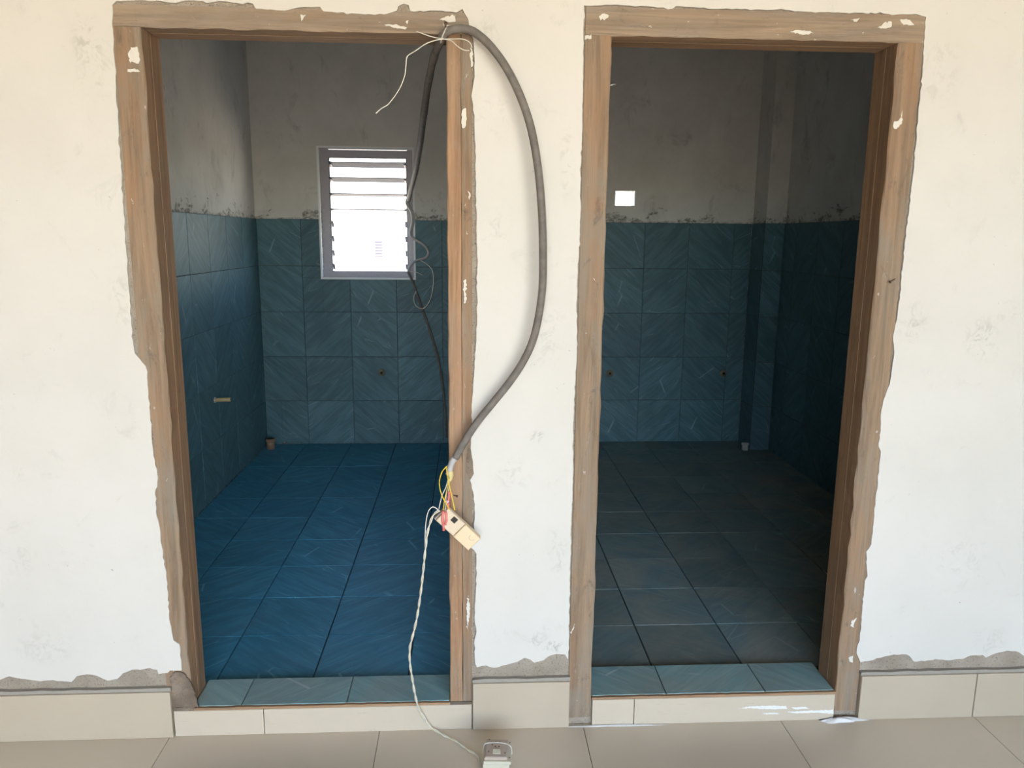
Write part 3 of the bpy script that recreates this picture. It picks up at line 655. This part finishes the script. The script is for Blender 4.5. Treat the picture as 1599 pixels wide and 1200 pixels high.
wire('loop_end', [P(694, 61, -.05), P(705, 64, -.05), P(714, 72, -.05), P(724, 78, -.045), P(733, 79, -.04)], 0.0013, 'twine', tie)
b = MB(); kn = []
for i in range(46):
    a = i/46*2*math.pi*3.2; c0 = P(693, 55, -0.028); ax1 = Vector((0.45, 0, 0.89)); kn.append(c0 + Vector((0.35, 0.0, -0.93))*0.0 + Vector((0.93*math.cos(a)*0.0075 + (i/46-0.5)*0.004, math.sin(a)*0.016-0.002, math.cos(a)*0.0145+(i/46-0.5)*0.010)))
b.tube(kn, 0.0014, 6); b.build('knot', M['twine'], tie)

# thinner lead leaving the window corner and running down the back wall
lead_c = tag(empty('wall_lead'), 'slim dark lead kinked beside the window and dropping to the floor', 'cable')
YP = YB-TH-0.02
pts = [P(638, 308, YP-.03), P(636, 318, YP-.03), P(643, 330, YP-.02), P(645, 345, YP-.02), P(641, 366, YP-.02), P(648, 374, YP-.03), P(662, 383, YP-.03), P(669, 394, YP-.03), P(664, 403, YP-.03), P(650, 407, YP-.03), P(641, 415, YP-.03), P(637, 424, YP-.025)]
b = MB(); q = spline(pts, 6); b.tube(q, [0.014-0.006*min(1, i/34) for i in range(len(q))], 8); b.build('glare_run', M['cable_grey'], lead_c)  # backlit glare beside the window put into the paler grey
pts = [P(637, 424, YP-.025), P(645, 442, YP), P(655, 470, YP), P(669, 510, YP), P(684, 560, YP), P(692, 610, YP), P(696, 655, YP), P(697, 684, YP)]
b = MB(); b.tube(spline(pts, 6), 0.0085, 8); b.build('dark_run', M['cable'], lead_c)
wire('strand', [P(655, 406, YP-.03), P(668, 414, YP-.03), P(676, 426, YP-.03), P(676, 450, YP-.03), P(671, 470, YP-.03), P(661, 482, YP-.03), P(650, 478, YP-.03), P(646, 466, YP-.03), P(650, 455, YP-.03)], 0.003, 'white_wire', lead_c)
wire('strand', [P(640, 424, YP-.03), P(652, 426, YP-.03), P(660, 430, YP-.03)], 0.0025, 'white_wire', lead_c)

# hanging switch box
c0 = at(716, 824, 'y', -0.05); ux = Vector((0.711, 0, -0.703)); uz = Vector((0.703, 0, 0.711)); uy = Vector((0, -1, 0)); AX = (ux, uz, uy)
sw = tag(empty('switch_box', (c0.x, -0.05, c0.z)), 'small tilted beige switch box hanging on its wires at the left door', 'electrical box')
b = MB(); b.obox(-uz*0.006-ux*0.004-uy*0.012, AX, 0.062, 0.024, 0.010, 0.001); b.build('base', M['box_back'], sw)
b = MB(); b.obox(-ux*0.030+uy*0.006, AX, 0.033, 0.0245, 0.010, 0.002); b.build('upper_cover', M['box_beige'], sw)
b = MB(); b.obox(ux*0.033+uy*0.008, AX, 0.0295, 0.0245, 0.012, 0.002); b.build('lower_cover', M['box_tan'], sw)
b = MB(); b.obox(-ux*0.028+uz*0.012+uy*0.0158, AX, 0.0078, 0.0078, 0.0008); b.build('switch_hole', M['black'], sw)
b = MB(); b.tube([ux*0.043+uz*0.010+uy*0.020+(ux*math.cos(a)+uz*math.sin(a))*0.008 for a in [math.radians(-200+k*20) for k in range(11)]], 0.0008, 6); b.build('embossed_ring', M['box_back'], sw)

# twisted flex from the box to the socket on the floor
SZ = 0.052
s0 = at(775, 1185, 'z', SZ)
mid = [P(686, 797, -.055), P(676, 806, -.055), P(668, 830, -.055), P(664, 860, -.055), P(661, 890, -.055), P(657, 925, -.052), P(651, 965, -.05), P(644, 995, -.048), P(640, 1012, -.046), P(640, 1035, -.044), P(644, 1062, -.04), P(648, 1085, -.034), P(653, 1105, -.026), P(660, 1118, -.021), P(668, 1130, -.018), P(674, 1137, -.017)]
flo = [at(692, 1148, 'z', 0.004), at(712, 1158, 'z', 0.004), at(732, 1172, 'z', 0.004), at(746, 1181, 'z', 0.006), Vector((s0.x-0.040, s0.y+0.012, 0.012))]
cord = tag(empty('extension_cord'), 'thin twisted cream flex hanging from the switch box to the floor socket', 'cord')
cl = spline(mid+flo, 12); dist = [0.0]
for a, c in zip(cl, cl[1:]): dist.append(dist[-1]+(c-a).length)
for s, m_ in ((0, 'flex'), (math.pi, 'flex2')):
    q = []
    for i, p in enumerate(cl):
        t = (cl[min(i+1, len(cl)-1)]-cl[max(i-1, 0)]).normalized(); n1 = t.cross(Vector((0, 1, 0.3))).normalized(); n2 = t.cross(n1)
        a = dist[i]/0.036*2*math.pi*0.5 + s; k = 0.0020 if p.z > 0.012 else 0.0017
        w = p + (n1*math.cos(a)+n2*math.sin(a))*k; w.z = max(w.z, 0.0023); q.append(w)
    b = MB(); b.tube(q, 0.0019, 6); b.build('core_wire', M[m_], cord)
wire('loose_core', [P(686, 798, -.056), P(677, 792, -.056), P(670, 797, -.056), P(666, 810, -.056), P(664, 832, -.056), P(664, 850, -.056)], 0.0016, 'flex2', cord)

# floor socket
so = tag(empty('socket_box', (s0.x, s0.y, 0)), 'cream extension socket box with switch lying on the hall floor', 'socket')
so.rotation_euler.z = math.radians(-4)
X, Y, Z = Vector((1, 0, 0)), Vector((0, 1, 0)), Vector((0, 0, 1))
b = MB(); b.obox((0.0, 0.030, SZ/2-0.004), (X, Y, Z), 0.036, 0.043, SZ/2-0.004, 0.0015); b.build('body', M['socket_white'], so)
b = MB(); b.obox((0.003, 0.032, SZ-0.004), (X, Y, Z), 0.0375, 0.0455, 0.004, 0.0015); b.build('plate', M['socket_white'], so)
b = MB(); b.obox((-0.001, 0.033, SZ+0.0035), (X, Y, Z), 0.031, 0.040, 0.0045, 0.003); b.build('module', M['socket_plate'], so)
for x, y in ((-0.003, 0.058), (0.007, 0.058), (-0.013, 0.046), (-0.004, 0.040), (0.006, 0.040)):
    b = MB(); b.tube([(x, y, SZ+0.0076), (x, y, SZ+0.0084)], 0.0022, 10); b.build('pin_hole', M['black'], so)
b = MB(); b.obox((0.0, 0.016, SZ+0.009), (X, (Y*0.97+Z*0.2).normalized(), (Z*0.97-Y*0.2).normalized()), 0.011, 0.008, 0.002, 0.0008); b.build('rocker_switch', M['socket_white'], so)
for x, y in ((-0.026, 0.004), (0.036, 0.004), (0.036, 0.068), (-0.022, 0.069), (-0.022, 0.018), (0.023, 0.012)):
    z = SZ+0.0076 if abs(x) < 0.03 and 0.0 < y < 0.075 and (x, y) != (-0.026, 0.004) else SZ-0.0005
    b = MB(); b.tube([(x, y, z), (x, y, z+0.0009)], 0.0021, 10); b.build('screw', M['iron'], so)
wire('binding_string', [(-0.038, 0.050, SZ-0.02), (-0.037, 0.050, SZ), (-0.030, 0.052, SZ+0.0085), (0.0, 0.054, SZ+0.010), (0.028, 0.050, SZ+0.0088), (0.040, 0.044, SZ+0.002), (0.042, 0.043, SZ-0.018)], 0.0016, 'twine', so)

# white putty powder at the foot of the right frame
def mound(parent_label, cx, cy, rx, ry, h, seed):
    rnd = random.Random(seed); b = MB(); n, m = 36, 6; ph = [rnd.uniform(0, 6.28) for _ in range(5)]
    for j in range(m+1):
        for i in range(n):
            a = 2*math.pi*i/n; e = 1+0.18*math.sin(3*a+ph[0])+0.12*math.sin(7*a+ph[1])+0.06*math.sin(13*a+ph[2]); r = j/m
            b.v.append((cx+rx*e*r*math.cos(a), min(-0.0092, cy+ry*e*r*math.sin(a)), 0.0004+h*(1-r*r)*(0.75+0.25*math.sin(5*a*r+ph[3]+9*r))))
    for j in range(m):
        for i in range(n): b.f.append([j*n+i, j*n+(i+1) % n, (j+1)*n+(i+1) % n, (j+1)*n+i]); b.mi.append(0); b.sm.append(True)
    o = b.build('putty_powder', M['powder']); return tag(o, parent_label, 'putty', kind='stuff')
p = at(1318, 1118, 'z', 0.0); mound('heap of white putty powder at the foot of the right door frame', p.x-0.02, -0.012, 0.075, 0.014, 0.012, 3)
p = at(960, 1124, 'z', 0.0); mound('thin white putty line along the foot of the right riser', p.x, -0.010, 0.15, 0.006, 0.0035, 5)
smear = bpy.data.objects['trim_2']
for px in ([(1300, 1113), (1272, 1111), (1240, 1112), (1228, 1110), (1256, 1108), (1299, 1107)], [(1228, 1105), (1200, 1106), (1168, 1104), (1150, 1105), (1172, 1101), (1206, 1100), (1226, 1101)],
           [(1262, 1105), (1240, 1106), (1234, 1103), (1255, 1102)], [(1215, 1113), (1196, 1114), (1188, 1112), (1212, 1111)]):
    o = blob(smear, 'putty_smear', M['powder'], px, -0.0079, 0.0006, 0.0006); o.matrix_parent_inverse = Matrix.Translation(-smear.location)

# ------------------------------------------------------------------ outdoors behind the back wall
b = MB(); b.box(-30, 30, -30, 30, -0.4, -0.3)
tag(b.build('ground', M['ground']), 'pale sandy ground outside the house', 'ground', kind='structure')
nb = tag(empty('neighbour_house', (0, 9.0, -0.3)), 'sunlit white house wall seen blown out through the louvre window', 'building')
b = MB(); b.box(-4.5, 0.7, 0, 4.0, 0, 3.2); b.build('wall', M['white_render'], nb)
p = at(592, 388, 'y', 9.0); v = empty('vent_grille', (p.x, -0.02, p.z+0.3), nb)
vb = MB(); vb.box(p.x-0.06, p.x+0.06, -0.02, 0.0, p.z+0.3-0.12, p.z+0.3+0.12); bpy.data.objects.remove(v)
vo = vb.build('vent_grille', M['vent'], nb)
for k in range(6):
    vb = MB(); z = p.z+0.3-0.10+k*0.04; vb.box(p.x-0.052, p.x+0.052, -0.03, -0.02, z-0.008, z+0.008); vb.build('slat', M['vent_dark'], vo)
